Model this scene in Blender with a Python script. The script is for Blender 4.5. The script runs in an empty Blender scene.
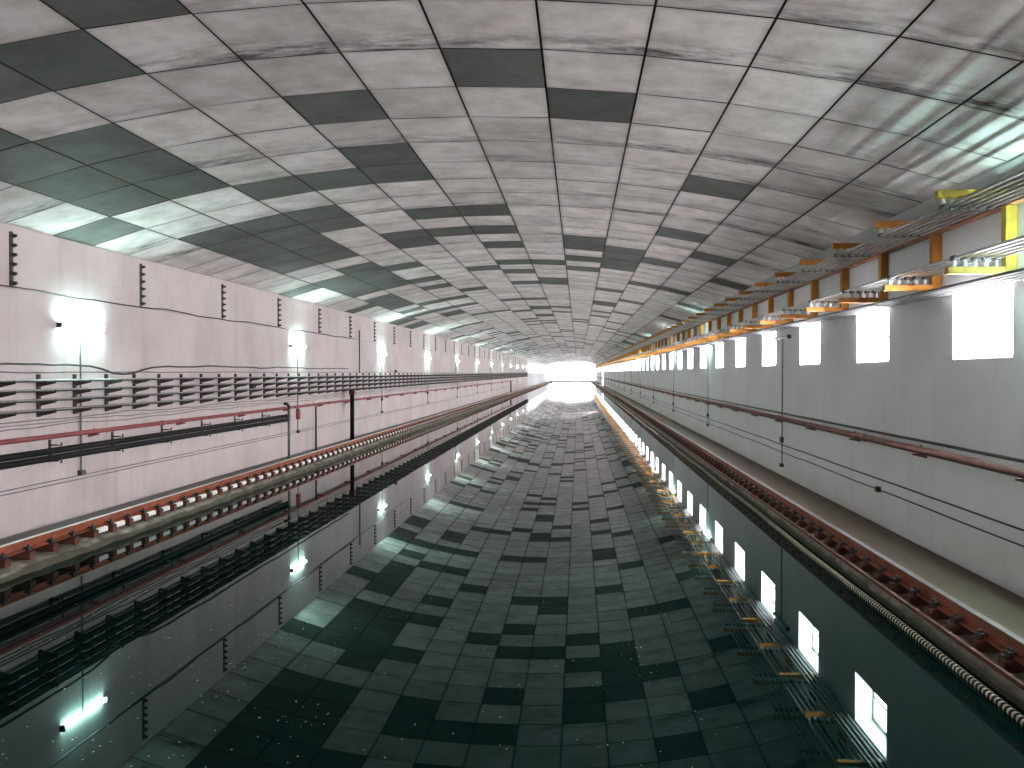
import bpy, math, random
from mathutils import Vector
rnd = random.Random(7)
SC = bpy.context.scene
COL = SC.collection
PI = math.pi

# ------------------------------------------------------------------ dimensions (metres, water at z = 0)
EYE = 2.47
XL, XR = -8.25, 4.72            # inner faces of the long walls
Y0, Y1 = -9.0, 240.0            # near and far end
YFAR = 139.0                    # where the left wall changes to big windows
ACX, ACZ, AR, APHI = -1.691, -15.433, 21.091, 0.06318    # vault
ROW0, ROWD = 8.395, 1.1237

# ------------------------------------------------------------------ materials
def nodes(name):
    m = bpy.data.materials.new(name); m.use_nodes = True
    t = m.node_tree; b = t.nodes['Principled BSDF']
    return m, t, b

def N(t, kind, **kw):
    n = t.nodes.new(kind)
    for k, v in kw.items():
        if k in n.inputs: n.inputs[k].default_value = v
        else: setattr(n, k, v)
    return n

def plain(name, col, rough=0.6, metal=0.0, var=0.25, scale=6.0, spec=0.4):
    """paint or metal with a little procedural wear"""
    m, t, b = nodes(name)
    tc = N(t, 'ShaderNodeTexCoord')
    ns = N(t, 'ShaderNodeTexNoise', Scale=scale, Detail=5.0)
    t.links.new(tc.outputs['Object'], ns.inputs['Vector'])
    r = N(t, 'ShaderNodeValToRGB')
    r.color_ramp.elements[0].position = 0.3; r.color_ramp.elements[1].position = 0.7
    r.color_ramp.elements[0].color = (*[c * (1 - var) for c in col], 1)
    r.color_ramp.elements[1].color = (*[min(1, c * (1 + var * .6)) for c in col], 1)
    t.links.new(ns.outputs['Fac'], r.inputs['Fac'])
    t.links.new(r.outputs['Color'], b.inputs['Base Color'])
    b.inputs['Roughness'].default_value = rough
    b.inputs['Metallic'].default_value = metal
    b.inputs['Specular IOR Level'].default_value = spec
    return m

def emitter(name, col, strength):
    m, t, b = nodes(name)
    t.nodes.remove(b)
    e = N(t, 'ShaderNodeEmission', Strength=strength); e.inputs['Color'].default_value = (*col, 1)
    t.links.new(e.outputs[0], t.nodes['Material Output'].inputs['Surface'])
    return m

def plaster(name, base, stain, amount, streak):
    """painted concrete: blotches, vertical runs, hairline cracks"""
    m, t, b = nodes(name)
    tc = N(t, 'ShaderNodeTexCoord')
    mp = N(t, 'ShaderNodeMapping'); mp.inputs['Scale'].default_value = (1, .5, .5)
    t.links.new(tc.outputs['Object'], mp.inputs['Vector'])
    n1 = N(t, 'ShaderNodeTexNoise', Scale=1.1, Detail=8.0, Roughness=.65)
    t.links.new(mp.outputs[0], n1.inputs['Vector'])
    r1 = N(t, 'ShaderNodeValToRGB')
    r1.color_ramp.elements[0].position = .42; r1.color_ramp.elements[1].position = .78
    r1.color_ramp.elements[0].color = (0, 0, 0, 1); r1.color_ramp.elements[1].color = (amount,) * 3 + (1,)
    t.links.new(n1.outputs['Fac'], r1.inputs['Fac'])
    mp2 = N(t, 'ShaderNodeMapping'); mp2.inputs['Scale'].default_value = (1, 3.0, .22)
    t.links.new(tc.outputs['Object'], mp2.inputs['Vector'])
    n2 = N(t, 'ShaderNodeTexNoise', Scale=1.3, Detail=5.0)
    t.links.new(mp2.outputs[0], n2.inputs['Vector'])
    r2 = N(t, 'ShaderNodeValToRGB')
    r2.color_ramp.elements[0].position = .55; r2.color_ramp.elements[1].position = .8
    r2.color_ramp.elements[0].color = (0, 0, 0, 1); r2.color_ramp.elements[1].color = (streak,) * 3 + (1,)
    t.links.new(n2.outputs['Fac'], r2.inputs['Fac'])
    ad = N(t, 'ShaderNodeMath', operation='ADD')
    t.links.new(r1.outputs['Color'], ad.inputs[0]); t.links.new(r2.outputs['Color'], ad.inputs[1])
    # cracks
    n3 = N(t, 'ShaderNodeTexNoise', Scale=.8, Detail=6.0)
    t.links.new(tc.outputs['Object'], n3.inputs['Vector'])
    mxv = N(t, 'ShaderNodeMix', data_type='VECTOR'); mxv.inputs[0].default_value = .35
    t.links.new(tc.outputs['Object'], mxv.inputs[4]); t.links.new(n3.outputs['Color'], mxv.inputs[5])
    vo = N(t, 'ShaderNodeTexVoronoi', feature='DISTANCE_TO_EDGE', Scale=.9)
    t.links.new(mxv.outputs[1], vo.inputs['Vector'])
    r3 = N(t, 'ShaderNodeValToRGB')
    r3.color_ramp.elements[0].position = .0; r3.color_ramp.elements[1].position = .012
    r3.color_ramp.elements[0].color = (.12,) * 3 + (1,); r3.color_ramp.elements[1].color = (0, 0, 0, 1)
    t.links.new(vo.outputs['Distance'], r3.inputs['Fac'])
    ad2 = N(t, 'ShaderNodeMath', operation='ADD', use_clamp=True)
    t.links.new(ad.outputs[0], ad2.inputs[0]); t.links.new(r3.outputs['Color'], ad2.inputs[1])
    mx = N(t, 'ShaderNodeMix', data_type='RGBA')
    mx.inputs[6].default_value = (*base, 1); mx.inputs[7].default_value = (*stain, 1)
    t.links.new(ad2.outputs[0], mx.inputs[0]); t.links.new(mx.outputs[2], b.inputs['Base Color'])
    bp = N(t, 'ShaderNodeBump', Strength=.25, Distance=.02)
    t.links.new(n1.outputs['Fac'], bp.inputs['Height']); t.links.new(bp.outputs[0], b.inputs['Normal'])
    b.inputs['Roughness'].default_value = .75
    b.inputs['Specular IOR Level'].default_value = .25
    return m

M = {}
M['wall_l'] = plaster('pink_plaster', (.635, .555, .555), (.36, .30, .295), .6, .30)
M['wall_r'] = plaster('grey_plaster', (.88, .875, .89), (.66, .67, .665), .5, .35)
M['concrete'] = plaster('bare_concrete', (.30, .28, .25), (.10, .10, .085), 1.0, .3)
M['walk_l'] = plaster('walkway_grey', (.26, .255, .25), (.16, .16, .155), .6, .1)
M['walk_r'] = plaster('walkway_tan', (.145, .118, .088), (.105, .086, .066), .6, .1)
M['window'] = emitter('daylit_glass', (1, .97, .98), 20.0)
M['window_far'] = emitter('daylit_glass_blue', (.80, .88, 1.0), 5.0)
M['tube'] = emitter('lit_tube', (.63, 1.0, .925), 84.0)
M['tube_right'] = emitter('lit_tube_right', (.63, 1.0, .925), 78.0)
M['tube_off'] = plain('unlit_tube', (.5, .5, .5), .3, 0, .05)
M['lamp_body'] = plain('lamp_enamel', (.62, .63, .63), .45, 0, .1)
M['rail_red'] = plain('rust_red_paint', (.27, .064, .024), .6, 0, .4, 5)
M['chair_red'] = plain('chair_red_paint', (.105, .034, .022), .7, 0, .5, 9)
M['steel'] = plain('bright_steel', (.34, .32, .32), .42, 1.0, .25)
M['steel_bright'] = plain('polished_rail_head', (.80, .78, .78), .45, .6, .06)
M['steel_dull'] = plain('dull_steel', (.17, .165, .16), .5, .6, .25)
M['rod_dark'] = plain('weathered_conductor', (.32, .31, .31), .3, 1.0, .3, 9)
M['clamp'] = plain('clamp_steel', (.13, .13, .135), .5, .5, .4)
M['rod'] = plain('conductor_steel', (.66, .66, .67), .3, 1.0, .12, 9)
M['dark_steel'] = plain('dark_steel', (.055, .05, .05), .55, .3, .4)
M['worn'] = plain('worn_pink_edge', (.42, .20, .165), .5, 0, .3, 5)
M['white'] = plain('white_block_paint', (.80, .80, .80), .6, 0, .08, 8)
M['pipe_red'] = plain('pipe_red_paint', (.33, .085, .085), .5, 0, .25, 3)
M['pipe_red2'] = plain('pipe_dull_red_paint', (.22, .105, .098), .55, 0, .25, 3)
M['pipe_dark'] = plain('dark_red_paint', (.12, .035, .035), .6, 0, .3)
M['black'] = plain('black_rubber', (.006, .006, .008), .6, 0, .3, 6, .15)
M['cable'] = plain('cable_grey', (.20, .19, .185), .6, 0, .3)
M['cable_dark'] = plain('cable_dark', (.045, .042, .042), .6, 0, .3)
M['cable_mid'] = plain('cable_pale', (.36, .34, .335), .6, 0, .2)
M['bracket'] = plain('bracket_brown', (.085, .07, .065), .6, .2, .4)
M['orange'] = plain('orange_ochre_paint', (.55, .225, .035), .5, 0, .25, 7)
M['yellow'] = plain('yellow_paint', (.50, .34, .05), .5, 0, .25, 7)
M['beam'] = plain('brown_red_beam_paint', (.30, .125, .06), .6, 0, .4, 3)
M['porcelain'] = plain('porcelain', (.75, .76, .76), .25, 0, .06)
M['frame'] = plain('window_frame_paint', (.55, .54, .54), .5, 0, .1)
M['rope'] = plain('cream_hose', (.52, .46, .32), .6, 0, .25, 11)
M['conduit'] = plain('grey_conduit', (.16, .165, .17), .5, .3, .2)
M['pale_conduit'] = plain('pale_conduit', (.42, .42, .45), .5, .2, .2)
M['box'] = plain('switch_box', (.09, .07, .07), .5, 0, .2)
M['groove'] = plain('ceiling_groove', (.022, .019, .016), .9, 0, .4, 3)
M['rust'] = plain('rusty_joint', (.26, .13, .055), .8, 0, .6, 4)
M['outside'] = plain('outer_concrete', (.4, .4, .4), .8)
M['speck'] = plain('speck', (.55, .58, .55), .7, 0, .05)
M['debris'] = plain('dark_machinery', (.08, .085, .09), .6, .2, .3)

def tile_material():
    m, t, b = nodes('ceiling_panels')
    at = N(t, 'ShaderNodeAttribute', attribute_name='panel')
    sp = N(t, 'ShaderNodeSeparateColor'); t.links.new(at.outputs['Color'], sp.inputs[0])
    uv = N(t, 'ShaderNodeUVMap', uv_map='panel_uv')
    sx = N(t, 'ShaderNodeSeparateXYZ'); t.links.new(uv.outputs[0], sx.inputs[0])
    tc = N(t, 'ShaderNodeTexCoord')
    # light and dark sheet colours
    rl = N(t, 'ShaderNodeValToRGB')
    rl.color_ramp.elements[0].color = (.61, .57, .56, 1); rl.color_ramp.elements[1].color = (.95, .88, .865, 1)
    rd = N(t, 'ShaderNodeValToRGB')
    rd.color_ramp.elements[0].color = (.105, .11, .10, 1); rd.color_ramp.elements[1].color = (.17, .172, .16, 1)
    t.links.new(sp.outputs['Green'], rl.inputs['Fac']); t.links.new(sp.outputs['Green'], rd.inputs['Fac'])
    mx = N(t, 'ShaderNodeMix', data_type='RGBA')
    t.links.new(sp.outputs['Red'], mx.inputs[0])
    t.links.new(rl.outputs['Color'], mx.inputs[6]); t.links.new(rd.outputs['Color'], mx.inputs[7])
    # general mottling
    n1 = N(t, 'ShaderNodeTexNoise', Scale=1.7, Detail=9.0, Roughness=.68)
    t.links.new(tc.outputs['Object'], n1.inputs['Vector'])
    r1 = N(t, 'ShaderNodeValToRGB')
    r1.color_ramp.elements[0].position = .33; r1.color_ramp.elements[1].position = .62
    r1.color_ramp.elements[0].color = (.68, .65, .63, 1); r1.color_ramp.elements[1].color = (1.06, 1.06, 1.06, 1)
    t.links.new(n1.outputs['Fac'], r1.inputs['Fac'])
    mu = N(t, 'ShaderNodeMix', data_type='RGBA', blend_type='MULTIPLY'); mu.inputs[0].default_value = 1
    t.links.new(mx.outputs[2], mu.inputs[6]); t.links.new(r1.outputs['Color'], mu.inputs[7])
    # smudge along the far edge of a sheet, strength in blue; brush strokes run across the tank
    mp = N(t, 'ShaderNodeMapping'); mp.inputs['Scale'].default_value = (.9, 3.2, 1)
    t.links.new(tc.outputs['Object'], mp.inputs['Vector'])
    n2 = N(t, 'ShaderNodeTexNoise', Scale=1.6, Detail=7.0, Roughness=.7)
    t.links.new(mp.outputs[0], n2.inputs['Vector'])
    edge = N(t, 'ShaderNodeMapRange', interpolation_type='SMOOTHSTEP')
    edge.inputs['From Min'].default_value = .45; edge.inputs['From Max'].default_value = .9
    t.links.new(sx.outputs['Y'], edge.inputs['Value'])
    nn = N(t, 'ShaderNodeMapRange'); nn.inputs['From Min'].default_value = .42; nn.inputs['From Max'].default_value = .68
    t.links.new(n2.outputs['Fac'], nn.inputs['Value'])
    m1 = N(t, 'ShaderNodeMath', operation='MULTIPLY'); t.links.new(edge.outputs[0], m1.inputs[0]); t.links.new(nn.outputs[0], m1.inputs[1])
    m2 = N(t, 'ShaderNodeMath', operation='MULTIPLY', use_clamp=True); t.links.new(m1.outputs[0], m2.inputs[0]); t.links.new(sp.outputs['Blue'], m2.inputs[1])
    mz = N(t, 'ShaderNodeMix', data_type='RGBA'); mz.inputs[7].default_value = (.085, .073, .066, 1)
    t.links.new(m2.outputs[0], mz.inputs[0]); t.links.new(mu.outputs[2], mz.inputs[6])
    # grime that collects near every edge
    def tri(src):
        a = N(t, 'ShaderNodeMath', operation='SUBTRACT'); a.inputs[1].default_value = .5; t.links.new(src, a.inputs[0])
        c = N(t, 'ShaderNodeMath', operation='ABSOLUTE'); t.links.new(a.outputs[0], c.inputs[0]); return c.outputs[0]
    mm = N(t, 'ShaderNodeMath', operation='MAXIMUM'); t.links.new(tri(sx.outputs['X']), mm.inputs[0]); t.links.new(tri(sx.outputs['Y']), mm.inputs[1])
    eg = N(t, 'ShaderNodeMapRange'); eg.inputs['From Min'].default_value = .44; eg.inputs['From Max'].default_value = .5; eg.inputs['To Max'].default_value = .45
    t.links.new(mm.outputs[0], eg.inputs['Value'])
    ge = N(t, 'ShaderNodeMath', operation='MULTIPLY'); t.links.new(eg.outputs[0], ge.inputs[0]); t.links.new(n1.outputs['Fac'], ge.inputs[1])
    mg = N(t, 'ShaderNodeMix', data_type='RGBA'); mg.inputs[7].default_value = (.12, .095, .07, 1)
    t.links.new(ge.outputs[0], mg.inputs[0]); t.links.new(mz.outputs[2], mg.inputs[6])
    t.links.new(mg.outputs[2], b.inputs['Base Color'])
    bp = N(t, 'ShaderNodeBump', Strength=.12, Distance=.03)
    t.links.new(n1.outputs['Fac'], bp.inputs['Height']); t.links.new(bp.outputs[0], b.inputs['Normal'])
    b.inputs['Roughness'].default_value = .7
    b.inputs['Specular IOR Level'].default_value = .2
    return m
M['panels'] = tile_material()

def water_material():
    m, t, b = nodes('still_dark_water')
    t.nodes.remove(b)
    tc = N(t, 'ShaderNodeTexCoord')
    n1 = N(t, 'ShaderNodeTexNoise', Scale=.35, Detail=2.0)
    t.links.new(tc.outputs['Object'], n1.inputs['Vector'])
    bp = N(t, 'ShaderNodeBump', Strength=.05, Distance=.01)
    t.links.new(n1.outputs['Fac'], bp.inputs['Height'])
    fr = N(t, 'ShaderNodeFresnel', IOR=1.31); t.links.new(bp.outputs[0], fr.inputs['Normal'])
    body = N(t, 'ShaderNodeBsdfDiffuse'); body.inputs['Color'].default_value = (.0002, .0065, .0058, 1)
    # shallow rays leave the surface clean, steep ones pass the green film of the water
    ramp = N(t, 'ShaderNodeValToRGB')
    ramp.color_ramp.elements[0].position = .05; ramp.color_ramp.elements[1].position = .5
    ramp.color_ramp.elements[0].color = (.37, .60, .56, 1); ramp.color_ramp.elements[1].color = (.97, .97, .97, 1)
    t.links.new(fr.outputs[0], ramp.inputs['Fac'])
    gl = N(t, 'ShaderNodeBsdfGlossy', Roughness=0.0)
    t.links.new(ramp.outputs['Color'], gl.inputs['Color']); t.links.new(bp.outputs[0], gl.inputs['Normal'])
    mx = N(t, 'ShaderNodeMixShader')
    t.links.new(fr.outputs[0], mx.inputs[0]); t.links.new(body.outputs[0], mx.inputs[1]); t.links.new(gl.outputs[0], mx.inputs[2])
    t.links.new(mx.outputs[0], t.nodes['Material Output'].inputs['Surface'])
    return m
M['water'] = water_material()

def curb_material():
    m, t, b = nodes('wet_curb_concrete')
    tc = N(t, 'ShaderNodeTexCoord')
    n1 = N(t, 'ShaderNodeTexNoise', Scale=3.5, Detail=9.0, Roughness=.7)
    t.links.new(tc.outputs['Object'], n1.inputs['Vector'])
    r1 = N(t, 'ShaderNodeValToRGB')
    r1.color_ramp.elements[0].position = .32; r1.color_ramp.elements[1].position = .68
    r1.color_ramp.elements[0].color = (.05, .045, .036, 1); r1.color_ramp.elements[1].color = (.33, .295, .245, 1)
    t.links.new(n1.outputs['Fac'], r1.inputs['Fac'])
    n2 = N(t, 'ShaderNodeTexNoise', Scale=.9, Detail=4.0)
    t.links.new(tc.outputs['Object'], n2.inputs['Vector'])
    sx = N(t, 'ShaderNodeSeparateXYZ'); t.links.new(tc.outputs['Object'], sx.inputs[0])
    hz = N(t, 'ShaderNodeMapRange'); hz.inputs['From Min'].default_value = .13; hz.inputs['From Max'].default_value = .0
    t.links.new(sx.outputs['Z'], hz.inputs['Value'])
    ad = N(t, 'ShaderNodeMath', operation='ADD'); t.links.new(hz.outputs[0], ad.inputs[0]); t.links.new(n2.outputs['Fac'], ad.inputs[1])
    r2 = N(t, 'ShaderNodeValToRGB')
    r2.color_ramp.elements[0].position = .78; r2.color_ramp.elements[1].position = 1.0
    r2.color_ramp.elements[0].color = (0, 0, 0, 1); r2.color_ramp.elements[1].color = (.9, .9, .9, 1)
    t.links.new(ad.outputs[0], r2.inputs['Fac'])
    mx = N(t, 'ShaderNodeMix', data_type='RGBA'); mx.inputs[7].default_value = (.05, .048, .028, 1)   # algae at the water line
    t.links.new(r2.outputs['Color'], mx.inputs[0]); t.links.new(r1.outputs['Color'], mx.inputs[6])
    t.links.new(mx.outputs[2], b.inputs['Base Color'])
    bp = N(t, 'ShaderNodeBump', Strength=.6, Distance=.03)
    t.links.new(n1.outputs['Fac'], bp.inputs['Height']); t.links.new(bp.outputs[0], b.inputs['Normal'])
    b.inputs['Roughness'].default_value = .8
    return m
M['curb'] = curb_material()

# ------------------------------------------------------------------ mesh building
class MB:
    def __init__(s): s.v = []; s.f = []; s.mi = []
    def quad(s, a, b, c, d, mi=0):
        n = len(s.v); s.v += [a, b, c, d]; s.f.append((n, n+1, n+2, n+3)); s.mi.append(mi); return s
    def box(s, x0, x1, y0, y1, z0, z1, mi=0):
        n = len(s.v)
        s.v += [(x, y, z) for z in (z0, z1) for y in (y0, y1) for x in (x0, x1)]
        for f in ((0,2,3,1),(4,5,7,6),(0,1,5,4),(2,6,7,3),(0,4,6,2),(1,3,7,5)):
            s.f.append(tuple(n+i for i in f)); s.mi.append(mi)
        return s
    def bbox(s, x0, x1, y0, y1, z0, z1, b, mi=0):
        """box with chamfered edges along its longest axis"""
        dims = (x1-x0, y1-y0, z1-z0); ax = dims.index(max(dims))
        def prof(p0, p1, q0, q1):
            return [(p0+b,q0),(p1-b,q0),(p1,q0+b),(p1,q1-b),(p1-b,q1),(p0+b,q1),(p0,q1-b),(p0,q0+b)]
        if ax == 0: P = [(lambda a,c: (lambda t: (t,a,c)))(a,c) for a,c in prof(y0,y1,z0,z1)]; e = (x0,x1)
        elif ax == 1: P = [(lambda a,c: (lambda t: (a,t,c)))(a,c) for a,c in prof(x0,x1,z0,z1)][::-1]; e = (y0,y1)
        else: P = [(lambda a,c: (lambda t: (a,c,t)))(a,c) for a,c in prof(x0,x1,y0,y1)]; e = (z0,z1)
        n = len(s.v); k = 8
        s.v += [p(e[0]) for p in P] + [p(e[1]) for p in P]
        for i in range(k):
            j = (i+1) % k; s.f.append((n+i, n+j, n+k+j, n+k+i)); s.mi.append(mi)
        s.f.append(tuple(range(n+k-1, n-1, -1))); s.mi.append(mi)
        s.f.append(tuple(range(n+k, n+2*k))); s.mi.append(mi)
        return s
    def tube(s, pts, r, seg=8, mi=0, cap=True):
        pts = [Vector(p) for p in pts]; base = len(s.v); m = len(pts)
        rr = r if isinstance(r, (list, tuple)) else [r]*m
        for i, p in enumerate(pts):
            d = (pts[min(i+1, m-1)] - pts[max(i-1, 0)])
            d = d.normalized() if d.length > 1e-9 else Vector((0,1,0))
            a = Vector((0,0,1)) if abs(d.z) < .9 else Vector((1,0,0))
            u = d.cross(a).normalized(); w = u.cross(d)
            for k in range(seg):
                t = 2*PI*k/seg
                q = p + (u*math.cos(t) + w*math.sin(t))*rr[i]; s.v.append(tuple(q))
        for i in range(m-1):
            for k in range(seg):
                a = base+i*seg+k; b = base+i*seg+(k+1) % seg
                s.f.append((a, b, b+seg, a+seg)); s.mi.append(mi)
        if cap:
            s.f.append(tuple(base+k for k in range(seg-1, -1, -1))); s.mi.append(mi)
            s.f.append(tuple(base+(m-1)*seg+k for k in range(seg))); s.mi.append(mi)
        return s
    def extrude_y(s, prof, y0, y1, mi=0):
        n = len(s.v); k = len(prof)
        s.v += [(x, y0, z) for x, z in prof] + [(x, y1, z) for x, z in prof]
        for i in range(k):
            j = (i+1) % k; s.f.append((n+i, n+j, n+k+j, n+k+i)); s.mi.append(mi)
        s.f.append(tuple(range(n+k-1, n-1, -1))); s.mi.append(mi)
        s.f.append(tuple(range(n+k, n+2*k))); s.mi.append(mi)
        return s
    def mesh(s, name, mats, smooth=False):
        me = bpy.data.meshes.new(name)
        me.from_pydata([tuple(v) for v in s.v], [], s.f)
        for m in (mats if isinstance(mats, (list, tuple)) else [mats]): me.materials.append(m)
        me.polygons.foreach_set('material_index', s.mi)
        if smooth: me.polygons.foreach_set('use_smooth', [len(f) == 4 for f in s.f])
        me.update(); return me
    def build(s, name, mats, parent=None, smooth=False):
        return link(name, s.mesh(name, mats, smooth), parent)

def link(name, data, parent=None):
    o = bpy.data.objects.new(name, data); COL.objects.link(o)
    if parent: o.parent = parent
    return o
def tag(o, label=None, cat=None, group=None, kind=None):
    if label: o['label'] = label
    if cat: o['category'] = cat
    if group: o['group'] = group
    if kind: o['kind'] = kind
    return o
def struct(o): o['kind'] = 'structure'; return o
def empty(name, loc): 
    o = link(name, None); o.location = loc; o.empty_display_size = .1; return o
def copy_tree(o, loc, parts=True):
    c = o.copy(); COL.objects.link(c); c.location = loc
    if parts:
        for ch in o.children:
            d = ch.copy(); COL.objects.link(d); d.parent = c
            for g in ch.children:
                e = g.copy(); COL.objects.link(e); e.parent = d
    return c
UNITS = ['first','second','third','fourth','fifth','sixth','seventh','eighth','ninth','tenth','eleventh','twelfth','thirteenth','fourteenth','fifteenth','sixteenth','seventeenth','eighteenth','nineteenth']
TENS = {2:'twenty',3:'thirty',4:'forty',5:'fifty',6:'sixty',7:'seventy',8:'eighty',9:'ninety'}
TENTH = {2:'twentieth',3:'thirtieth',4:'fortieth',5:'fiftieth',6:'sixtieth',7:'seventieth',8:'eightieth',9:'ninetieth'}
def nth(i):      # i from 1
    if i < 20: return UNITS[i-1]
    return TENTH[i//10] if i % 10 == 0 else TENS[i//10] + '-' + UNITS[i % 10 - 1]

# ------------------------------------------------------------------ ceiling
DARK = {-3:{-3}, -2:{-4}, -1:{-5,-6}, 0:{-1,-7}, 1:{0,-3,-6,-7}, 2:{-7,-6}, 3:{-7,-6,-3}, 4:{-8,-5,-4,-3,2}, 5:set(),
        6:{-5,-6,-7}, 7:{-5,-6,-7,-3,-2}, 8:{-6,-7,2}, 9:{-6,-7,-2,-3,-4}, 10:{-6,-7,-4,0,3}, 11:{-2,0,1}, 12:{-6,1,2},
        13:{-5,-6,-7,-8,0,1,4}, 14:{-6,-7,1,-1,-2}, 15:{-6,-7,0,-3}, 16:{-7,-6,-5,-2}, 17:{2,3}, 18:{-5,-7,-1},
        19:{-7,-8,-1,-2}, 20:{-7,-4,1,4}, 21:{-7}, 22:{-6,-5}, 23:{-7,2}, 25:{-8,-7,-6,-5,-3,-2,1}, 26:{-8,1,4}, 27:{-6},
        28:{-6,-8}, 29:{-8,-2,-1,2}, 30:{-5,-4,-2,1}, 31:{-3}, 32:{-1}, 33:{1}, 34:{-2}, 35:{-2,-7,-6}, 36:{2}, 37:{-3,0}, 39:{-3,-2,0}}
SMUDGE_ROWS = {-2:.5, -1:.95, 2:.7, 3:.5, 5:.45, 6:.8, 9:.45, 12:.4}
def make_ceiling():
    mb = MB(); attr = []; uvs = []
    def P(a, y, off=0): return (ACX + (AR-off)*math.sin(a), y, ACZ + (AR-off)*math.cos(a))
    jmin, jmax = -15, 206
    ks = list(range(-8, 5))
    A = lambda k: APHI + k/AR
    # backing sheet behind the panels
    for i in range(-9, 6):
        a0, a1 = A(i), A(i+1)
        mb.quad(P(a0, Y0-.5, -.03), P(a0, Y1+.5, -.03), P(a1, Y1+.5, -.03), P(a1, Y0-.5, -.03), 1); attr.append((0,0,0,1)); uvs += [(0,0)]*4
    r = random.Random(3)
    for j in range(jmin, jmax):
        y0 = ROW0 + ROWD*j; y1 = y0 + ROWD
        for k in ks:
            if j <= 39: dk = k in DARK.get(j, ())
            else: dk = r.random() < (.17 if k > -5 else .24)
            if j == 136: dk = k in (-6,-4,-2,-1,1)
            if 95 <= j <= 97: dk = False
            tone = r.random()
            tone = .55*tone + .05 if j < 4 else (.6*tone + .25 if j < 9 else .5*tone + .5)     # near sheets grimier; farther rows painted paler to stand in for brighter light
            if j == 96: tone = 1.0  # lit band across the vault, put into the colour of one pale row
            sm = SMUDGE_ROWS.get(j, 0)*(.6+.7*r.random()) + (.55*r.random() if r.random() < .3 else .1)
            if k >= 1: sm += .5*r.random()
            if k >= 3: tone *= .55
            g = .0115
            a0 = A(k) + g/AR; a1 = A(k+1) - g/AR
            ya, yb = y0 + g*.8, y1 - g*.8
            o = [r.uniform(-.003, .003) for _ in range(4)]
            n = len(mb.v)
            top = [P(a0, ya, o[0]), P(a1, ya, o[1]), P(a1, yb, o[2]), P(a0, yb, o[3])]
            bak = [P(a0, ya, -.03), P(a1, ya, -.03), P(a1, yb, -.03), P(a0, yb, -.03)]
            mb.v += top + bak
            for f in ((0,1,2,3), (0,4,5,1), (1,5,6,2), (2,6,7,3), (3,7,4,0)):
                mb.f.append(tuple(n+i for i in f)); mb.mi.append(0 if f == (0,1,2,3) else 1)
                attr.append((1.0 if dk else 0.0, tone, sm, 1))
            uvs += [(0,0),(1,0),(1,1),(0,1)] + [(.5,.5)]*16
            if j < 14 and r.random() < .3:      # rusty or bare joint strip along one side of the sheet
                w = .012/AR
                if r.random() < .7: mb.quad(P(A(k)-w, y0, -.012), P(A(k)-w, y1, -.012), P(A(k)+w, y1, -.012), P(A(k)+w, y0, -.012), 2)
                else: mb.quad(P(A(k), y0-.011, -.012), P(A(k), y0+.011, -.012), P(A(k+1), y0+.011, -.012), P(A(k+1), y0-.011, -.012), 2)
                attr.append((0,0,0,1)); uvs += [(0,0)]*4
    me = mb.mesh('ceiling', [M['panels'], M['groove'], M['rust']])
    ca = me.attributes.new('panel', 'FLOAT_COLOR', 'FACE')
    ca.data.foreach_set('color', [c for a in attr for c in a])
    ul = me.uv_layers.new(name='panel_uv')
    ul.data.foreach_set('uv', [c for a in uvs for c in a])
    struct(link('ceiling', me))
make_ceiling()

# ------------------------------------------------------------------ walls
def zc(x): return ACZ + math.sqrt(AR*AR - (x-ACX)**2)
# left wall: near part in two lifts, the joint between them a shadow gap
mb = MB()
mb.box(XL-.5, XL, Y0, YFAR, -.6, 3.685)
mb.box(XL-.5, XL+.012, Y0, YFAR, 3.70, 4.85)
mb.box(XL-.5, XL-.03, Y0, YFAR, 3.685, 3.70)
struct(mb.build('wall_left', M['wall_l']))
# left wall, far part with tall windows
WF0, WFS, WFW = 141.5, 3.75, 1.1
fw = [WF0 + WFS*i for i in range(26)]
def window_wall(name, mat, x0, x1, ya, yb, zs, zt, ztop, opens, zbot=-.6):
    mb = MB()
    mb.box(x0, x1, ya, yb, zbot, zs); mb.box(x0, x1, ya, yb, zt, ztop)
    y = ya
    for a, b in opens:
        mb.box(x0, x1, y, a, zs, zt); y = b
    mb.box(x0, x1, y, yb, zs, zt)
    return struct(mb.build(name, mat))
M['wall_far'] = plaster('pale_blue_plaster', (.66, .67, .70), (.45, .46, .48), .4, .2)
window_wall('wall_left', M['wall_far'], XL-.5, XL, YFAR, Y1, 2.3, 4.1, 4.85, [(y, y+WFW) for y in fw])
# right wall with the long row of windows
ZS, ZT, WW, WSP, WIN0 = 2.635, 3.465, 1.5, 3.745, 9.74
nwin = 62
wy = [WIN0 + WSP*(i-4) for i in range(nwin+4)]
wy = [y for y in wy if y < Y1 - 2]
opens = [(y, y+WW) for y in wy]
window_wall('wall_right', M['wall_r'], XR, XR+.5, Y0, Y1, ZS, ZT, 4.45, opens)
# sloping fascia between the wall head and the last ceiling panel
mb = MB(); ea = APHI + 5/AR
ex, ez = ACX + AR*math.sin(ea), ACZ + AR*math.cos(ea)
mb.extrude_y([(ex-.01, ez-.02), (ex-.01, ez+.1), (XR+.5, 4.6), (XR+.5, 4.40), (XR-.02, 4.40)], Y0, Y1)
M['fascia'] = plaster('fascia_grey', (.50, .50, .50), (.32, .32, .31), .6, .3)
struct(mb.build('trim_1', M['fascia']))
# near end and far end
struct(MB().box(XL-.5, XR+.5, Y0-.4, Y0, -.6, 5.9).build('wall_back', M['wall_r']))
mb = MB(); za = zc(ACX)
mb.box(XL-.5, XR+.5, Y1, Y1+.3, 5.15, 5.95)
struct(mb.build('wall_front', M['wall_far']))

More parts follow.
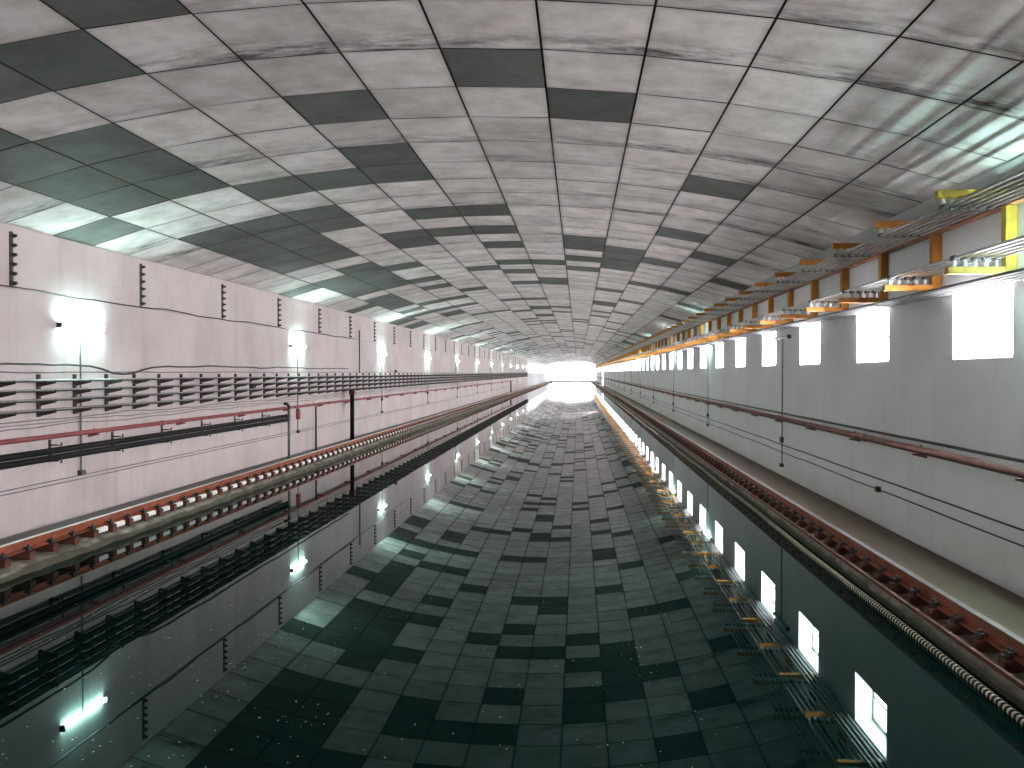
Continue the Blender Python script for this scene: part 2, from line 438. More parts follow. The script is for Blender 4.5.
# window joinery: a frame with mullion and transom, and its bright pane
def window_frame_mesh(w, z0, z1, sgn):
    mb = MB(); t = .05; d = .05
    mb.box(-d/2, d/2, 0, w, z0, z0+t); mb.box(-d/2, d/2, 0, w, z1-t, z1)
    mb.box(-d/2, d/2, 0, t, z0+t, z1-t); mb.box(-d/2, d/2, w-t, w, z0+t, z1-t)
    mb.box(-d/2, d/2, w/2-t/2, w/2+t/2, z0+t, z1-t)
    mb.box(-d/2+.004, d/2-.004, t, w-t, (z0+z1)/2-.018, (z0+z1)/2+.018)
    return mb.mesh('window', M['frame'])
def pane_mesh(w, z0, z1, mat, sgn):
    mb = MB(); x = .035*sgn
    q = [(x, .01, z0+.01), (x, w-.01, z0+.01), (x, w-.01, z1-.01), (x, .01, z1-.01)]
    if sgn > 0: q = q[::-1]
    q2 = [(a+.006*sgn, b, c) for a, b, c in q]
    mb.quad(*q); mb.quad(*q2[::-1])
    return mb.mesh('pane', mat)
wm = window_frame_mesh(WW, ZS, ZT, 1); pm = pane_mesh(WW, ZS, ZT, M['window'], 1)
n = 0
for y in wy:
    n += 1
    o = struct(link('window_%d' % n, wm)); o.location = (XR+.32, y, 0)
    p = link('pane', pm, o)
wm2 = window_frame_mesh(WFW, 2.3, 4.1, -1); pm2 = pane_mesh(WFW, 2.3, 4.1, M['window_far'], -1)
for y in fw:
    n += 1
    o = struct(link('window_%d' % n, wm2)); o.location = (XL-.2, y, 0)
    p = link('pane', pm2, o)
# glazed door far down the right wall
d = struct(MB().box(XR-.04, XR-.005, 164.6, 164.72, .1, 2.6).box(XR-.04, XR-.005, 166.3, 166.42, .1, 2.6).box(XR-.04, XR-.005, 164.72, 166.3, 2.48, 2.6).build('door_1', M['frame']))
MB().box(XR-.03, XR-.012, 164.73, 166.29, .1, 2.47).build('pane', M['window'], d)

# ------------------------------------------------------------------ water, walkways, curbs
XCL, XCR = -6.73, 3.24
w = MB().quad((XL, Y0, 0), (XR, Y0, 0), (XR, Y1+.5, 0), (XL, Y1+.5, 0)).build('water', M['water'])
tag(w, 'dark green still water filling the long tank and mirroring the ceiling', 'water', kind='stuff')
struct(MB().box(XL, -7.2, Y0, Y1, -.6, .085).build('floor_left', M['walk_l']))
struct(MB().box(3.55, XR, Y0, Y1, -.6, .075).build('floor_right', M['walk_r']))
def curb(name, x_in, x_out, top, rough):
    """concrete lip with a worn, lumpy edge towards the water; x_out is the water side"""
    r = random.Random(11); mb = MB(); s = 1 if x_out > x_in else -1
    ys = []; y = Y0
    while y < Y1:
        ys.append(y); y += .3 if y < 45 else (.8 if y < 110 else 4)
    ys.append(Y1)
    base = 0; k = 6
    for y in ys:
        j = lambda a: r.uniform(-a, a)*rough
        mb.v += [(x_in, y, -.5), (x_in, y, top), (x_out-s*.16, y, top+j(.006)), (x_out-s*.05+s*j(.012), y, top-.02+j(.012)),
                 (x_out+s*j(.02), y, .05+j(.03)), (x_out+s*(.01+j(.02)), y, -.5)]
    for i in range(len(ys)-1):
        for q in range(k-1):
            a = i*k+q
            f = (a, a+1, a+1+k, a+k)
            mb.f.append(f if s > 0 else f[::-1]); mb.mi.append(0)
    return struct(mb.build(name, M['curb']))
curb('trim_2', -7.2, XCL, .135, 2.0)
curb('trim_3', 3.55, XCR, .165, .35)
# far quay
struct(MB().box(XL-2, XR+2, Y1, Y1+6, -.6, .3).build('floor', M['walk_l']))

# ------------------------------------------------------------------ rails on chairs
def rail(xc, label, head, dz=0.0, hw=.04):
    t = empty('crane_rail', (xc, 0, .262+dz))
    tag(t, label, 'rail')
    prof = [(-.075,0),(.075,0),(.075,.014),(.016,.026),(.013,.085),(hw,.098),(hw,.128),(-hw,.128),(-hw,.098),(-.013,.085),(-.016,.026),(-.075,.014)]
    MB().extrude_y(prof, Y0+.5, Y1-1).build('rail_body', M['rail_red'], t)
    h = MB().bbox(-hw, hw, Y0+.5, Y1-1, .128, .138, .003).build('rail_head', M[head], t)
    h['label'] = 'bright worn steel running surface'
rail(-6.95, 'rust red steel rail with bright top beside the left wall of the tank', 'steel_bright', -.025, .026)
rail(3.42, 'rust red steel rail with grey top beside the right wall of the tank', 'steel_dull', 0.0, .034)
CH = .475
def chair_parts(side, parent=None, full=True, white=True):
    """side -1: left rail (nose towards +x); side +1: right rail (nose towards -x)"""
    s = -side
    def bx(mb, xa, xb, *r, mi=0):
        a, b = sorted((s*xa, s*xb)); return mb.bbox(a, b, *r, mi)
    base = MB(); bx(base, -.15, .15, -.055, .055, .0, .098, .008)
    bx(base, .08, .15, -.05, .05, .03, .098, .008)
    clamp = MB(); bx(clamp, .079, .118, -.04, .04, .106, .15, .004); bx(clamp, .045, .118, -.035, .035, .127, .152, .004)
    a = s*.09; clamp.tube([(a, 0, .15), (a, 0, .18)], .017, 6)
    spacer = MB(); bx(spacer, .0, .125, .075, .335, .03, .10, .008)
    return base, clamp, spacer
def chairs(side, xc, ystart, count_full, count_mid):
    s = -side
    base, clamp, spacer = chair_parts(side)
    nm = 'rail_chair'
    bm_, cm_, sm_ = base.mesh('base', M['chair_red']), clamp.mesh('clamp', M['dark_steel']), spacer.mesh('spacer', M['white'])
    merged = MB()
    for src, mi in ((base, 0), (clamp, 1)) + (((spacer, 2),) if side < 0 else ()):
        n0 = len(merged.v); merged.v += src.v; merged.f += [tuple(i+n0 for i in f) for f in src.f]; merged.mi += [mi]*len(src.f)
    mm_ = merged.mesh('rail_chair', [M['chair_red'], M['dark_steel'], M['white']])
    wallname = 'left' if side < 0 else 'right'
    edge = 'left' if side < 0 else 'bottom right'
    z = .162 - (.025 if side < 0 else 0)
    i = 0; y = ystart
    while i < count_full:
        t = empty(nm, (xc, y, z))
        link('base', bm_, t); c = link('clamp', cm_, t)
        wh = side < 0 and y > 11.5
        if wh: sp = link('spacer', sm_, t); sp['label'] = 'white block'
        vis = i + 1
        g = 'red chairs carrying the %s rail' % wallname
        lab = ('rust red chair under the left rail, %s from the left picture edge%s' % (nth(vis), ', with white block' if wh else ', no block')) if side < 0 else \
              'rust red chair with dark clamp under the right rail, %s from the bottom right corner' % nth(vis)
        tag(t, lab, 'rail support', g)
        i += 1; y += CH
    while i < count_mid:
        o = link(nm, mm_); o.location = (xc, y, z)
        tag(o, 'small distant red chair of the %s rail, beyond the nearest %d' % (wallname, count_full), 'rail support', 'distant red chairs of the %s rail' % wallname)
        i += 1; y += CH
    far = MB()
    while y < Y1 - 1.5:
        for src, mi in ((base, 0),) + (((spacer, 1),) if side < 0 else ()):
            n0 = len(far.v); far.v += [(a+xc, b+y, c+z) for a, b, c in src.v]; far.f += [tuple(q+n0 for q in f) for f in src.f]; far.mi += [mi]*len(src.f)
        y += CH
    o = far.build('rail_chair_row', [M['chair_red'], M['white']])
    tag(o, 'tiny red rail supports of the %s rail merging towards the far end' % wallname, 'rail supports', kind='stuff')
chairs(-1, -6.95, 9.73, 60, 155)
chairs(1, 3.42, 6.41, 60, 155)
# red steel angle edging the right curb
mb = MB().extrude_y([(3.222,.155),(3.222,.205),(3.25,.205),(3.25,.197),(3.231,.197),(3.231,.155)], Y0+.5, Y1-1)
ea_ = mb.build('edge_angle', M['chair_red'])
for z in (.199, .154): MB().box(3.2185, 3.222, Y0+.5, Y1-1, z, z+.006).build('worn_edge', M['worn'], ea_)['label'] = 'worn pale edge line'
tag(ea_, 'thin red steel angle along the water edge of the right curb', 'steel edging')

# ------------------------------------------------------------------ floating ribbed hose
def ribbed_hose():
    pts, rr = [], []
    r = random.Random(5); y = 2.5; ph = 0
    def pos(y): return (3.135 + .012*math.sin(y*.9) + .010*math.sin(y*.37+1), y, .012)
    while y < 34:
        for dr, f in ((.021, .0), (.034, .2), (.034, .62), (.021, .82)):
            pts.append(pos(y + f*.066)); rr.append(dr)
        y += .066
    while y < 150:
        pts.append(pos(y)); rr.append(.030); y += .8
    mb = MB().tube(pts, rr, 8)
    for q in range(len(mb.f)-2):
        i = q//8
        if i+1 < len(rr) and min(rr[i], rr[i+1]) < .022: mb.mi[q] = 1
    o = mb.build('ribbed_hose', [M['rope'], M['groove']], smooth=True)
    tag(o, 'cream ribbed hose floating on the water along the right curb', 'hose')
ribbed_hose()

# ------------------------------------------------------------------ specks on the water
def specks():
    r = random.Random(21); mb = MB()
    def fleck(x, y, s):
        n = len(mb.v); a0 = r.random()*PI; e = r.uniform(.4, 1)
        for i in range(5):
            a = 2*PI*i/5; px, py = s*math.cos(a), s*e*math.sin(a)
            mb.v.append((x+px*math.cos(a0)-py*math.sin(a0), y+px*math.sin(a0)+py*math.cos(a0), .004))
        mb.f.append(tuple(range(n, n+5))); mb.mi.append(0)
    for _ in range(280): fleck(r.uniform(-5.6, -2.0) , 4.6 + 9*r.random()**1.8, r.uniform(.003, .009))
    for _ in range(170):
        cx, cy = r.uniform(-4.5, 1.2), r.uniform(4.8, 11)
        for q in range(r.choice((1, 1, 2, 4))): fleck(cx+r.gauss(0, .09), cy+r.gauss(0, .09), r.uniform(.003, .008))
    o = mb.build('floating_flecks', M['speck'])
    tag(o, 'tiny pale flecks drifting on the near dark water', 'flecks', kind='stuff')
specks()

# ------------------------------------------------------------------ left wall fittings
# bolted joint plates on the upper lift
def joint_plate(i, y):
    t = empty('joint_plate', (XL+.012, y, 3.72))
    MB().bbox(0, .02, -.035, .035, .0, .80, .003).build('plate', M['bracket'], t)
    for q in range(6):
        z = .05 + q*.138
        MB().tube([(.02, .012, z), (.085, .012, z)], .024, 6).bbox(.02, .035, -.03, .055, z-.03, z+.03, .004).build('bolt', M['dark_steel'], t)
    return t
jp = None; i = 0; y = 11.9 - 3.712*2
sm = MB().bbox(0, .02, -.035, .035, .0, .80, .003)
for q in range(6): sm.bbox(.02, .08, -.012, .036, .03+q*.138, .07+q*.138, .004)
sm = sm.mesh('joint_plate', M['bracket'])
k = 0
while y < YFAR - 2:
    vis = y > 11
    if vis: k += 1
    if k <= 10:
        if jp is None: jp = o = joint_plate(0, y)
        else: o = copy_tree(jp, (XL+.012, y, 3.72))
    else:
        o = link('joint_plate', sm); o.location = (XL+.012, y, 3.72)
    if not vis:
        lab = 'bolted dark joint plate on the upper left wall, before the left picture edge'
    elif k <= 20:
        lab = 'bolted dark vertical joint plate on the upper left wall, %s from the left' % nth(k)
    else: lab = 'tiny far bolted joint plate on the upper left wall, past the twentieth'
    tag(o, lab, 'joint plate', 'bolted joint plates along the upper left wall')
    y += 3.712

# fluorescent lamps
LP = 11.2
def lamp(name_y, x, z, side, lit=True):
    s = side       # +1: lamp faces +x (left wall)
    t = empty('wall_lamp', (x, name_y, z))
    a = lambda p, q: (min(s*p, s*q), max(s*p, s*q))
    MB().bbox(*a(0, .022), -.64, .64, -.028, .028, .004).build('housing', M['lamp_body'], t)
    for e in (-1, 1):
        MB().bbox(*a(.0, .085), *sorted((e*.60, e*.645)), -.045, .045, .004).build('end_cap', M['lamp_body'] if e > 0 else M['dark_steel'], t)
    o = MB().tube([(s*.052, -.60, 0), (s*.052, .60, 0)], .026, 10).build('tube', M['tube' if side > 0 else 'tube_right'] if lit else M['tube_off'], t)
    o['label'] = 'glowing white tube' if lit else 'unlit tube'
    return t
LAMPS = [13.65, 24.67, 35.5, 46.5, 58.0, 69.6, 81.1, 92.6, 104.2, 115.7, 127.3, 137.8]
lampL = lamp(LAMPS[0], XL, 3.225, 1)
tag(lampL, 'glowing tube lamp on the left wall, nearest and largest', 'lamp', 'tube lamps along the left wall')
for i, y in enumerate(LAMPS):
    if i == 0: continue
    o = copy_tree(lampL, (XL, y, 3.225 + .01*(i % 2)))
    tag(o, 'glowing tube lamp on the left wall, %s counted from the left' % nth(i+1), 'lamp', 'tube lamps along the left wall')
lampR = lamp(8.75, XR, 3.46, -1)
tag(lampR, 'glowing tube lamp on the right wall just outside the right picture edge', 'lamp', 'tube lamps along the right wall')
dead = lamp(20.14, XR, 3.27, -1, lit=False)
tag(dead, 'unlit dark tube lamp on the right wall between the third and fourth windows', 'lamp')
i = 1; y = 31.5
while y < 190:
    o = copy_tree(lampR, (XR, y, 3.46))
    tag(o, 'glowing tube lamp on the right wall, %s lit one from the right' % nth(i), 'lamp', 'tube lamps along the right wall')
    i += 1; y += 11.3

# drop conduits with boxes below the lamps
def drop(x, y, z0, z1, zbox, s, label, group, cat='conduit'):
    t = empty('drop_conduit', (x, y, z1))
    MB().tube([(s*.03, 0, 0), (s*.03, 0, z0-z1)], .014, 6).build('pipe', M['conduit'], t)
    for q, zb in enumerate(zbox):
        MB().bbox(*(sorted((s*.0, s*.075))), -.05, .05, zb-z1-.06, zb-z1+.06, .006).build('box', M['box'], t)
    MB().bbox(*(sorted((s*.0, s*.08))), -.06, .06, -.03, .05, .008).build('end_box', M['box'], t)
    tag(t, label, cat, group); return t
for i, y in enumerate(LAMPS):
    y -= .04
    drop(XL, y, 3.16, .80 if i != 1 else .72, [] if i == 0 else [1.35], 1,
         'thin grey conduit hanging below the %s lamp of the left wall' % nth(i+1), 'drop conduits below the left lamps')
i = 0; y = 20.14
while y < 190:
    drop(XR, y + .05, 3.25 if i == 0 else 3.40, .32 if i == 0 else .55, [.92], -1,
         'thin dark conduit down the right wall below the unlit lamp' if i == 0 else 'thin dark conduit below the %s lit lamp of the right wall' % nth(i),
         'drop conduits below the right lamps')
    i += 1; y += 11.33

# cable shelf: brackets with four arms, and the cables lying on them
TIERS = [2.325, 2.178, 2.03, 1.875]
def shelf_bracket(parts=True):
    post = MB().bbox(.0, .045, -.028, .028, 1.79, 2.44, .004)
    def arm(z):
        a = MB(); n = 0
        a.v = [(.045,-.014,z-.075),(.30,-.014,z-.018),(.30,-.014,z),(.045,-.014,z),(.045,.014,z-.075),(.30,.014,z-.018),(.30,.014,z),(.045,.014,z)]
        a.f = [(0,1,2,3),(7,6,5,4),(0,4,5,1),(1,5,6,2),(2,6,7,3),(3,7,4,0)]; a.mi = [0]*6
        a.bbox(.29, .305, -.014, .014, z-.016, z+.03, .002)
        return a
    return post, [arm(z) for z in TIERS]
post, arms = shelf_bracket()
pm_ = post.mesh('post', M['bracket']); am_ = [a.mesh('arm', M['bracket']) for a in arms]
mg = MB()
for src in [post]+arms:
    n0 = len(mg.v); mg.v += src.v; mg.f += [tuple(i+n0 for i in f) for f in src.f]; mg.mi += src.mi
mgm = mg.mesh('cable_bracket', M['bracket'])
y = 12.51 - .945*4; k = 0
while y < YFAR - 1:
    vis = y > 11.8
    if vis: k += 1
    if k <= 32:
        o = empty('cable_bracket', (XL, y, 0))
        link('post', pm_, o)
        for a in am_: link('arm', a, o)
    else:
        o = link('cable_bracket', mgm); o.location = (XL, y, 0)
    if not vis: lab = 'dark four armed cable bracket on the left wall, before the left picture edge'
    elif k <= 32: lab = 'dark four armed cable bracket on the left wall, %s from the left picture edge' % nth(k)
    else: lab = 'tiny far four armed cable bracket on the left wall, past the fourth lamp'
    tag(o, lab, 'cable bracket', 'cable brackets along the left wall')
    y += .945
def run(name, x, z, ya, yb, r, mat, label, cat='cable', wob=.0, step=1.0, seg=6, sag=None, group=None, xw=0):
    rr = random.Random(hash((round(x*100), round(z*100))) % 1000)
    pts = []; y = ya; ph = rr.random()*6
    while y < yb:
        dz = wob*(.6*math.sin(y*1.3+ph) + .4*math.sin(y*2.9+ph*2) + .5*rr.uniform(-1, 1))
        if sag: dz += sag(y)
        pts.append((x + xw*math.sin(y*.8+ph), y, z+dz)); y += step if y < 60 else max(step, 2.0)
    pts.append((x, yb, z))
    o = MB().tube(pts, r, seg).build(name, mat, smooth=True)
    tag(o, label, cat, group); return o
words = ['top', 'second', 'third', 'bottom']
for ti, z in enumerate(TIERS):
    for ci, (dx, r, mk) in enumerate(((.272, .012, 'cable_dark'), (.225, .020, 'cable_mid'), (.155, .022, 'cable'), (.09, .02, 'cable_dark'))):
        run('cable', XL+dx, z+r+.001, 6.0, YFAR-.5, r, M[mk], '%s cable on the %s tier of the left cable shelf, %s from the wall' % (
            {'cable_mid':'pale grey','cable':'grey','cable_dark':'dark'}[mk], words[ti], ['fourth','third','second','nearest'][ci]), wob=.0, step=1.89, xw=.006, group='cables lying on the left wall shelf')
def droop(y): return -.17*math.exp(-((y-14.9)/.85)**2)
run('cable', XL+.035, 2.60, 5.5, 30.2, .017, M['cable_dark'], 'dark wavy cable on the left wall above the shelf, drooping below the first lamp', wob=.018, step=.35, sag=droop)
run('cable', XL+.025, 2.475, 5.5, 60.0, .012, M['cable'], 'thin grey cable on the left wall just above the cable shelf', wob=.008, step=.6)
run('cable', XL+.045, 3.705, 5.5, 31.0, .012, M['cable_dark'], 'thin dark cable along the joint line of the upper left wall', wob=.022, step=.5)
run('cable', XL+.02, 1.745, 5.5, 60, .010, M['cable'], 'thin grey cable below the left cable shelf, upper of three', wob=.022, step=.4)
run('cable', XL+.02, 1.69, 5.5, 60, .008, M['cable'], 'thin grey cable below the left cable shelf, middle of three', wob=.018, step=.4)
run('cable', XL+.02, 1.63, 5.5, 60, .009, M['cable'], 'thin grey cable below the left cable shelf, lowest of three', wob=.022, step=.4)
run('wire', XL+.02, .765, 5.5, YFAR, .009, M['cable'], 'thin wire low on the left wall, upper of the pair', 'wire', wob=.004)
run('wire', XL+.02, .705, 5.5, YFAR, .009, M['cable'], 'thin wire low on the left wall, lower of the pair', 'wire', wob=.004)

# red pipe of the left wall and its supports
t = empty('red_pipe', (0, 0, 0))
MB().tube([(XL+.14, Y0+1, 1.48), (XL+.14, 103.1, 1.48)], .038, 12).build('pipe', M['pipe_red'], t, smooth=True)
for q in range(19):
    y = 5.0 + q*5.6
    MB().tube([(XL+.14, y-.05, 1.48), (XL+.14, y+.05, 1.48)], .047, 12).build('coupling', M['pipe_red'], t)
tag(t, 'long dark red pipe along the left wall below the cable shelf', 'pipe')
def pipe_bracket(x, s, z, r, mat):
    mb = MB()
    v = [(0,0,z-r-.004),(s*.19,0,z-r-.004),(s*.19,0,z-r-.022),(0,0,z-r-.065)]
    n = 0
    mb.v = [(a,-.014,c) for a,_,c in v] + [(a,.014,c) for a,_,c in v]
    mb.f = [(0,1,2,3),(7,6,5,4),(0,4,5,1),(1,5,6,2),(2,6,7,3),(3,7,4,0)]; mb.mi = [0]*6
    xc = .14
    mb.box(*sorted((s*(xc-r-.012), s*(xc-r))), -.015, .015, z-r-.02, z+r+.012)
    return mb.mesh('pipe_bracket', mat)
pb = pipe_bracket(XL, 1, 1.48, .038, M['pipe_red'])
y = 13.88 - 3.19; k = 0
while y < 102:
    o = link('pipe_bracket', pb); o.location = (XL, y, 0)
    if y > 12: k += 1
    lab = 'small red bracket under the left red pipe, ' + ('before the left picture edge' if k == 0 else '%s from the left' % nth(k))
    tag(o, lab, 'pipe bracket', 'brackets under the left red pipe'); y += 3.19

# two black hoses and their hangers
for z, lab in ((1.264, 'upper'), (1.155, 'lower')):
    t = empty('black_hose', (XL+.2, 0, z))
    MB().tube([(0, Y0+1, 0), (0, 23.2, 0)], .05, 12).build('hose', M['black'], t, smooth=True)
    MB().tube([(0, 23.2, 0), (0, 23.36, 0)], .0525, 12).build('end_flange', M['dark_steel'], t)
    tag(t, 'thick black hose along the left wall, %s of the two' % lab, 'hose')
    
k = 0; y = 12.8 - 1.81
hm = MB().bbox(.0, .145, -.018, .018, 1.325, 1.345, .003).bbox(.0, .145, -.018, .018, 1.078, 1.096, .003).bbox(.0, .018, -.03, .03, 1.07, 1.42, .003).bbox(.19, .21, -.012, .012, 1.322, 1.375, .003).bbox(.13, .21, -.012, .012, 1.322, 1.333, .002).bbox(.19, .21, -.012, .012, 1.055, 1.098, .003).mesh('hose_hanger', M['dark_steel'])
while y < 23:
    o = link('hose_hanger', hm); o.location = (XL, y, 0)
    if y > 12: k += 1
    tag(o, 'dark steel hanger holding the two black hoses, ' + ('before the left picture edge' if k == 0 else '%s from the left' % nth(k)), 'hanger', 'hangers of the black hoses'); y += 1.81

# posts and standpipes at the left wall
def post_thing(name, y, x, r, z1, mat, label, cap=None, seg=12):
    t = empty(name, (x, y, .085))
    MB().tube([(0, 0, 0), (0, 0, z1-.085)], r, seg).build('pipe', mat, t, smooth=True)
    MB().tube([(0, 0, 0), (0, 0, .03)], r*1.7, seg).build('foot', mat, t)
    if cap == 'elbow':
        MB().tube([(0, 0, z1-.085-.02), (0, 0, z1-.03), (-.05, 0, z1+.02), (-.14, 0, z1+.03)], r*1.12, seg).build('elbow', M['dark_steel'], t, smooth=True)
    elif cap == 'box':
        MB().bbox(-.09, .09, -.10, .10, z1-.20, z1-.02, .01).build('valve_box', M['pipe_dark'], t)
    tag(t, label, 'pipe')
post_thing('standpipe', 22.95, XL+.34, .035, 1.50, M['conduit'], 'grey standpipe at the end of the black hoses by the left wall', 'elbow')
post_thing('thin_post', 25.7, XL+.24, .028, 1.44, M['dark_steel'], 'thin dark post between the grey standpipe and the thick black pipe')
post_thing('drain_pipe', 29.7, XL+.30, .075, 1.80, M['black'], 'thick black vertical pipe on the left walkway with red valve box on top', 'box')
post_thing('drain_pipe', 103.2, XL+.14, .075, 1.52, M['black'], 'far black vertical pipe where the left red pipe ends')
o = MB().tube([(XL+.05, 31.7, 4.05), (XL+.05, 31.7, 2.45)], .022, 6).build('wall_conduit', M['dark_steel'])
tag(o, 'dark vertical conduit on the upper left wall above the thick black pipe', 'conduit')
for y, lab in ((57.2, 'beyond the fourth lamp'), (80.2, 'beside the seventh lamp'), (103.4, 'beside the ninth lamp')):
    o = MB().tube([(XL+.05, y, 3.4), (XL+.05, y, 2.45)], .03, 6).build('wall_conduit', M['dark_steel'])
    tag(o, 'short dark vertical conduit on the upper left wall %s' % lab, 'conduit')
for y, z0, z1, lab in ((24.6, 1.20, 1.46, 'red pull switch box under the left red pipe below the second lamp'),):
    o = MB().bbox(XL, XL+.11, y-.06, y+.06, z0-.1, z1-.1, .01).build('switch_box', M['pipe_red']); tag(o, lab, 'switch box')
for y, z, lab in ((21.05, 2.12, 'small dark junction box on the left cable shelf before the second lamp'), (38.0, 2.52, 'small dark box above the left cable shelf near the third lamp')):
    o = MB().bbox(XL+.045, XL+.12, y-.08, y+.08, z-.06, z+.06, .01).build('junction_box', M['dark_steel']); tag(o, lab, 'junction box')

# ------------------------------------------------------------------ right wall fittings
t = empty('red_pipe', (0, 0, 0))
MB().tube([(XR-.12, Y0+1, 1.42), (XR-.12, Y1-2, 1.42)], .052, 12).build('pipe', M['pipe_red2'], t, smooth=True)
for q in range(20):
    y = 8.2 + q*6
    MB().tube([(XR-.12, y-.05, 1.42), (XR-.12, y+.05, 1.42)], .062, 12).build('coupling', M['pipe_red2'], t)
tag(t, 'long dull red pipe along the middle of the right wall', 'pipe')
run('cable', XR-.05, 1.535, Y0+1, Y1-2, .02, M['cable_dark'], 'dark conduit just above the red pipe of the right wall', 'conduit', step=2)
run('wire', XR-.02, .80, Y0+1, Y1-2, .011, M['cable_dark'], 'thin dark wire low on the right wall, upper of the pair', 'wire', wob=.005)
run('wire', XR-.02, .63, Y0+1, Y1-2, .009, M['cable_dark'], 'thin dark wire low on the right wall, lower of the pair', 'wire', wob=.007)
o = MB().bbox(XR-.07, XR, 13.78, 13.86, .60, .68, .008).build('junction_box', M['dark_steel']); tag(o, 'small dark box on the lowest wire of the right wall', 'junction box')
pb = pipe_bracket(XR, -1, 1.42, .052, M['pipe_red2'])
y = 9.27; k = 0
while y < Y1 - 4:
    k += 1
    o = link('pipe_bracket', pb); o.location = (XR, y, 0)
    lab = 'small red bracket under the right red pipe, %s from the right' % nth(k) if k <= 20 else 'tiny far bracket under the right red pipe, past the twentieth'
    tag(o, lab, 'pipe bracket', 'brackets under the right red pipe' if k <= 20 else 'far brackets under the right red pipe'); y += 2.75

# ------------------------------------------------------------------ conductor rods on yellow brackets
PX = XR - .07              # post centre
tag(MB().bbox(PX-.05, PX+.07, Y0+.5, Y1-1, 4.275, 4.385, .006).build('wall_beam', M['beam']), 'brown red beam running along the top of the right wall', 'beam')
UPX = [3.96, 4.06, 4.16, 4.26, 4.36, 4.46]
LOX = [4.08, 4.19, 4.30, 4.41, 4.52]
ZU, ZL = 4.385, 3.545        # undersides of upper and lower arms
def twisted(x0, x1, z, h, w, b):
    """flat arm with a wavy lower edge, like a bar notched for the insulator seats"""
    mb = MB(); n = 12
    for i in range(n+1):
        x = x0 + (x1-x0)*i/n; dz = .012*math.cos(i*PI)
        mb.v += [(x, -w/2, z+dz), (x, w/2, z+dz), (x, w/2, z+h), (x, -w/2, z+h)]
    for i in range(n):
        a = 4*i
        for q in range(4):
            c = (q+1) % 4; mb.f.append((a+q, a+4+q, a+4+c, a+c)); mb.mi.append(0)
    mb.f += [(0,1,2,3), (4*n+3,4*n+2,4*n+1,4*n)]; mb.mi += [0, 0]
    return mb
def br_parts():
    P = {}
    P['post'] = [MB().bbox(PX-.055, PX+.065, -.055, .055, ZL-.03, 4.27, .006)]
    P['upper_arm'] = [twisted(3.89, PX-.055, ZU-.02, .085, .10, 0)]
    P['lower_arm'] = [MB().bbox(4.0, PX-.056, -.05, .05, ZL-.005, ZL+.07, .006)]
    def ins(x, z, s, clamp=True):
        m = MB().tube([(x,0,z), (x,0,z+s*.022), (x,0,z+s*.024), (x,0,z+s*.05), (x,0,z+s*.052), (x,0,z+s*.07)], [.020,.036,.018,.036,.018,.024], 8)
        if clamp: m.bbox(x-.032, x+.032, -.035, .035, *sorted((z+s*.07, z+s*.1255)), .008, 1)
        return m
    P['insulator'] = [ins(x, ZU-.02, -1) for x in UPX] + [ins(x, ZL+.07, 1) for x in LOX] + [ins(x, ZL-.005, -1) for x in ()]
    return P
bp_ = br_parts()
PART_M = {'post':'orange', 'upper_arm':'orange', 'lower_arm':'orange', 'insulator':'porcelain'}
meshes = {col: {k: [m.mesh(k, M[col] if k != 'insulator' else [M['porcelain'], M['clamp']]) for m in v] for k, v in bp_.items()} for col in ('orange', 'yellow')}
mg = MB()
for k, v in bp_.items():
    for src in v:
        n0 = len(mg.v); mg.v += src.v; mg.f += [tuple(i+n0 for i in f) for f in src.f]; mg.mi += [1 + q if k == 'insulator' else 0 for q in src.mi]
mid = mg.mesh('conductor_bracket', [M['orange'], M['porcelain'], M['clamp']])
BY0, BSP = 9.70, 1.925
y = BY0 - 4*BSP; k = 0
while y < Y1 - 2:
    vis = y > 9.5
    if vis: k += 1
    colr = 'yellow' if (k == 1) else 'orange'
    if k <= 22:
        o = empty('conductor_bracket', (0, y, 0))
        for nm, lst in meshes[colr].items():
            for me in lst:
                c = link(nm, me, o)
                if nm == 'insulator': c['label'] = 'white porcelain insulator'
    else:
        o = link('conductor_bracket', mid); o.location = (0, y, 0)
    if not vis: lab = 'ochre bracket carrying conductor rods on the right wall, outside the right picture edge'
    elif k == 1: lab = 'yellow bracket carrying conductor rods on the right wall, nearest in view'
    elif k <= 22: lab = 'orange bracket carrying conductor rods on the right wall, %s from the right' % nth(k)
    else: lab = 'tiny far orange conductor bracket on the right wall, past the twenty-second'
    tag(o, lab, 'bracket', 'conductor brackets along the right wall'); y += BSP
ow = ['outermost', 'second', 'third', 'fourth', 'fifth', 'sixth']
def rod(name, x, z, r, mat, label, cat, group):
    o = MB().tube([(x, Y0+.5, z)] + [(x, BY0 + BSP*q, z) for q in range(0, 120, 6)], r, 8).build(name, M[mat], smooth=True)
    tag(o, label, cat, group)
for i, x in enumerate(UPX): rod('conductor_rod', x, ZU-.02-.10, .018, 'rod_dark', 'bare steel conductor rod of the upper row, %s from the tank side' % ow[i], 'conductor rod', 'upper conductor rods')
for i, x in enumerate(LOX): rod('conductor_rod', x, ZL+.07+.10, .018, 'rod', 'bare steel conductor rod of the lower row, %s from the tank side' % ow[i], 'conductor rod', 'lower conductor rods')
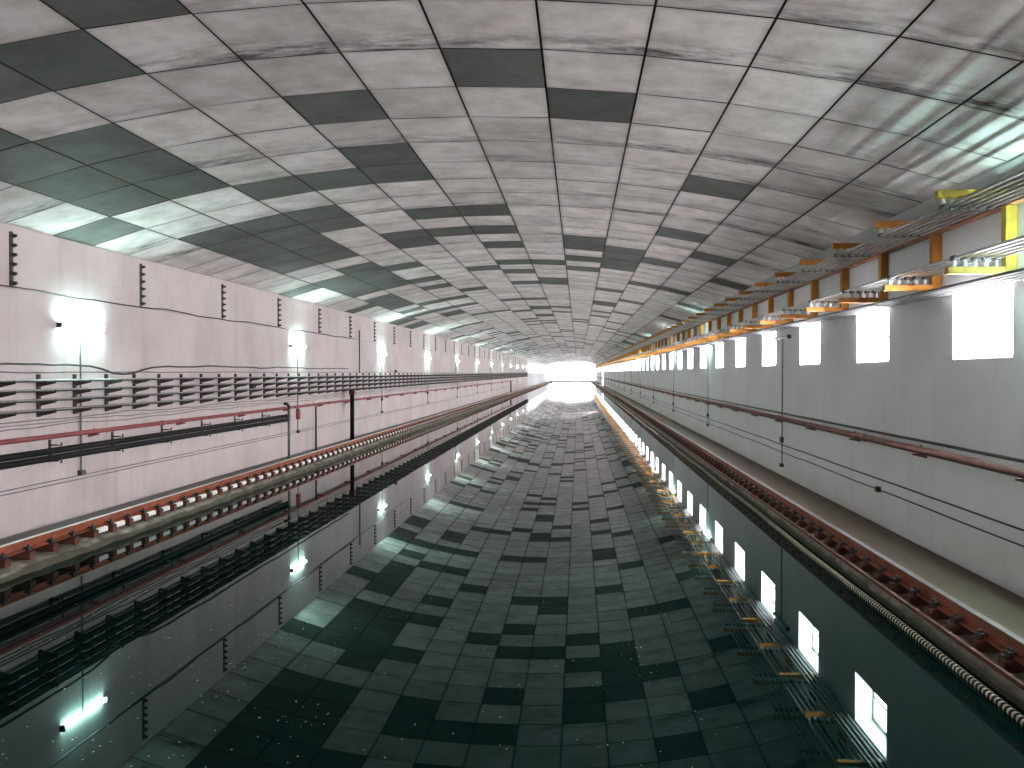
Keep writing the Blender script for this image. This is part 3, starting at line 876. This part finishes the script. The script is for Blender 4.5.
for i, x in enumerate((4.42, 4.50, 4.58, 4.65)):
    rod('conduit', x, 3.495 - .012*i, .02 if i == 0 else .017, 'conduit' if i == 0 else 'pale_conduit', 'grey conduit under the yellow brackets above the windows, %s from the tank side' % ow[i], 'conduit', 'conduits above the right windows')

# ------------------------------------------------------------------ far end: guard rail and a low carriage on the quay
t = empty('guard_rail', (0, Y1+.6, .3))
for z in (.5, 1.0): MB().tube([(XL+.6, 0, z), (XR-.6, 0, z)], .03, 6).build('bar', M['debris'], t)
for q in range(12): MB().tube([(XL+.7+q*1.05, 0, 0), (XL+.7+q*1.05, 0, 1.02)], .035, 6).build('upright', M['debris'], t)
tag(t, 'dark guard rail across the bright far end of the tank', 'railing')
t = empty('trolley', (1.2, Y1+2.2, .3))
MB().bbox(-1.5, 1.5, -.6, .6, .15, .35, .02).build('deck', M['debris'], t)
for sx in (-1.3, 0, 1.3): MB().box(sx-.06, sx+.06, -.06, .06, .35, 1.5).build('upright', M['debris'], t)
MB().box(-1.4, 1.4, -.08, .08, 1.4, 1.52).build('top_bar', M['debris'], t)
for sx in (-1.1, 1.1): MB().tube([(sx, -.65, .15), (sx, .65, .15)], .15, 12).build('wheel', M['debris'], t)
tag(t, 'low dark trolley on the quay at the far end, right of centre', 'trolley')

# ------------------------------------------------------------------ daylight, camera, view
wd = bpy.data.worlds.new('sky'); SC.world = wd; wd.use_nodes = True
bg = wd.node_tree.nodes['Background']; bg.inputs['Color'].default_value = (.95, .98, 1.0, 1); bg.inputs['Strength'].default_value = 4.0
cam = bpy.data.cameras.new('camera'); co = link('camera', cam)
co.location = (0, 0, EYE)
co.rotation_euler = (math.radians(90 - .7729), 0, math.radians(4.420))
cam.sensor_width = 36; cam.lens = 857.34*36/1024; cam.clip_end = 1000; cam.clip_start = .05
SC.camera = co
vs = SC.view_settings
vs.view_transform = 'Standard'; vs.look = 'None'; vs.gamma = 1; vs.exposure = 1.97; vs.use_curve_mapping = False
SC.cycles.max_bounces = 10; SC.cycles.diffuse_bounces = 7; SC.cycles.glossy_bounces = 4
SC.cycles.caustics_reflective = True; SC.cycles.caustics_refractive = False
SC.cycles.use_denoising = True
SC.cycles.sample_clamp_indirect = 8
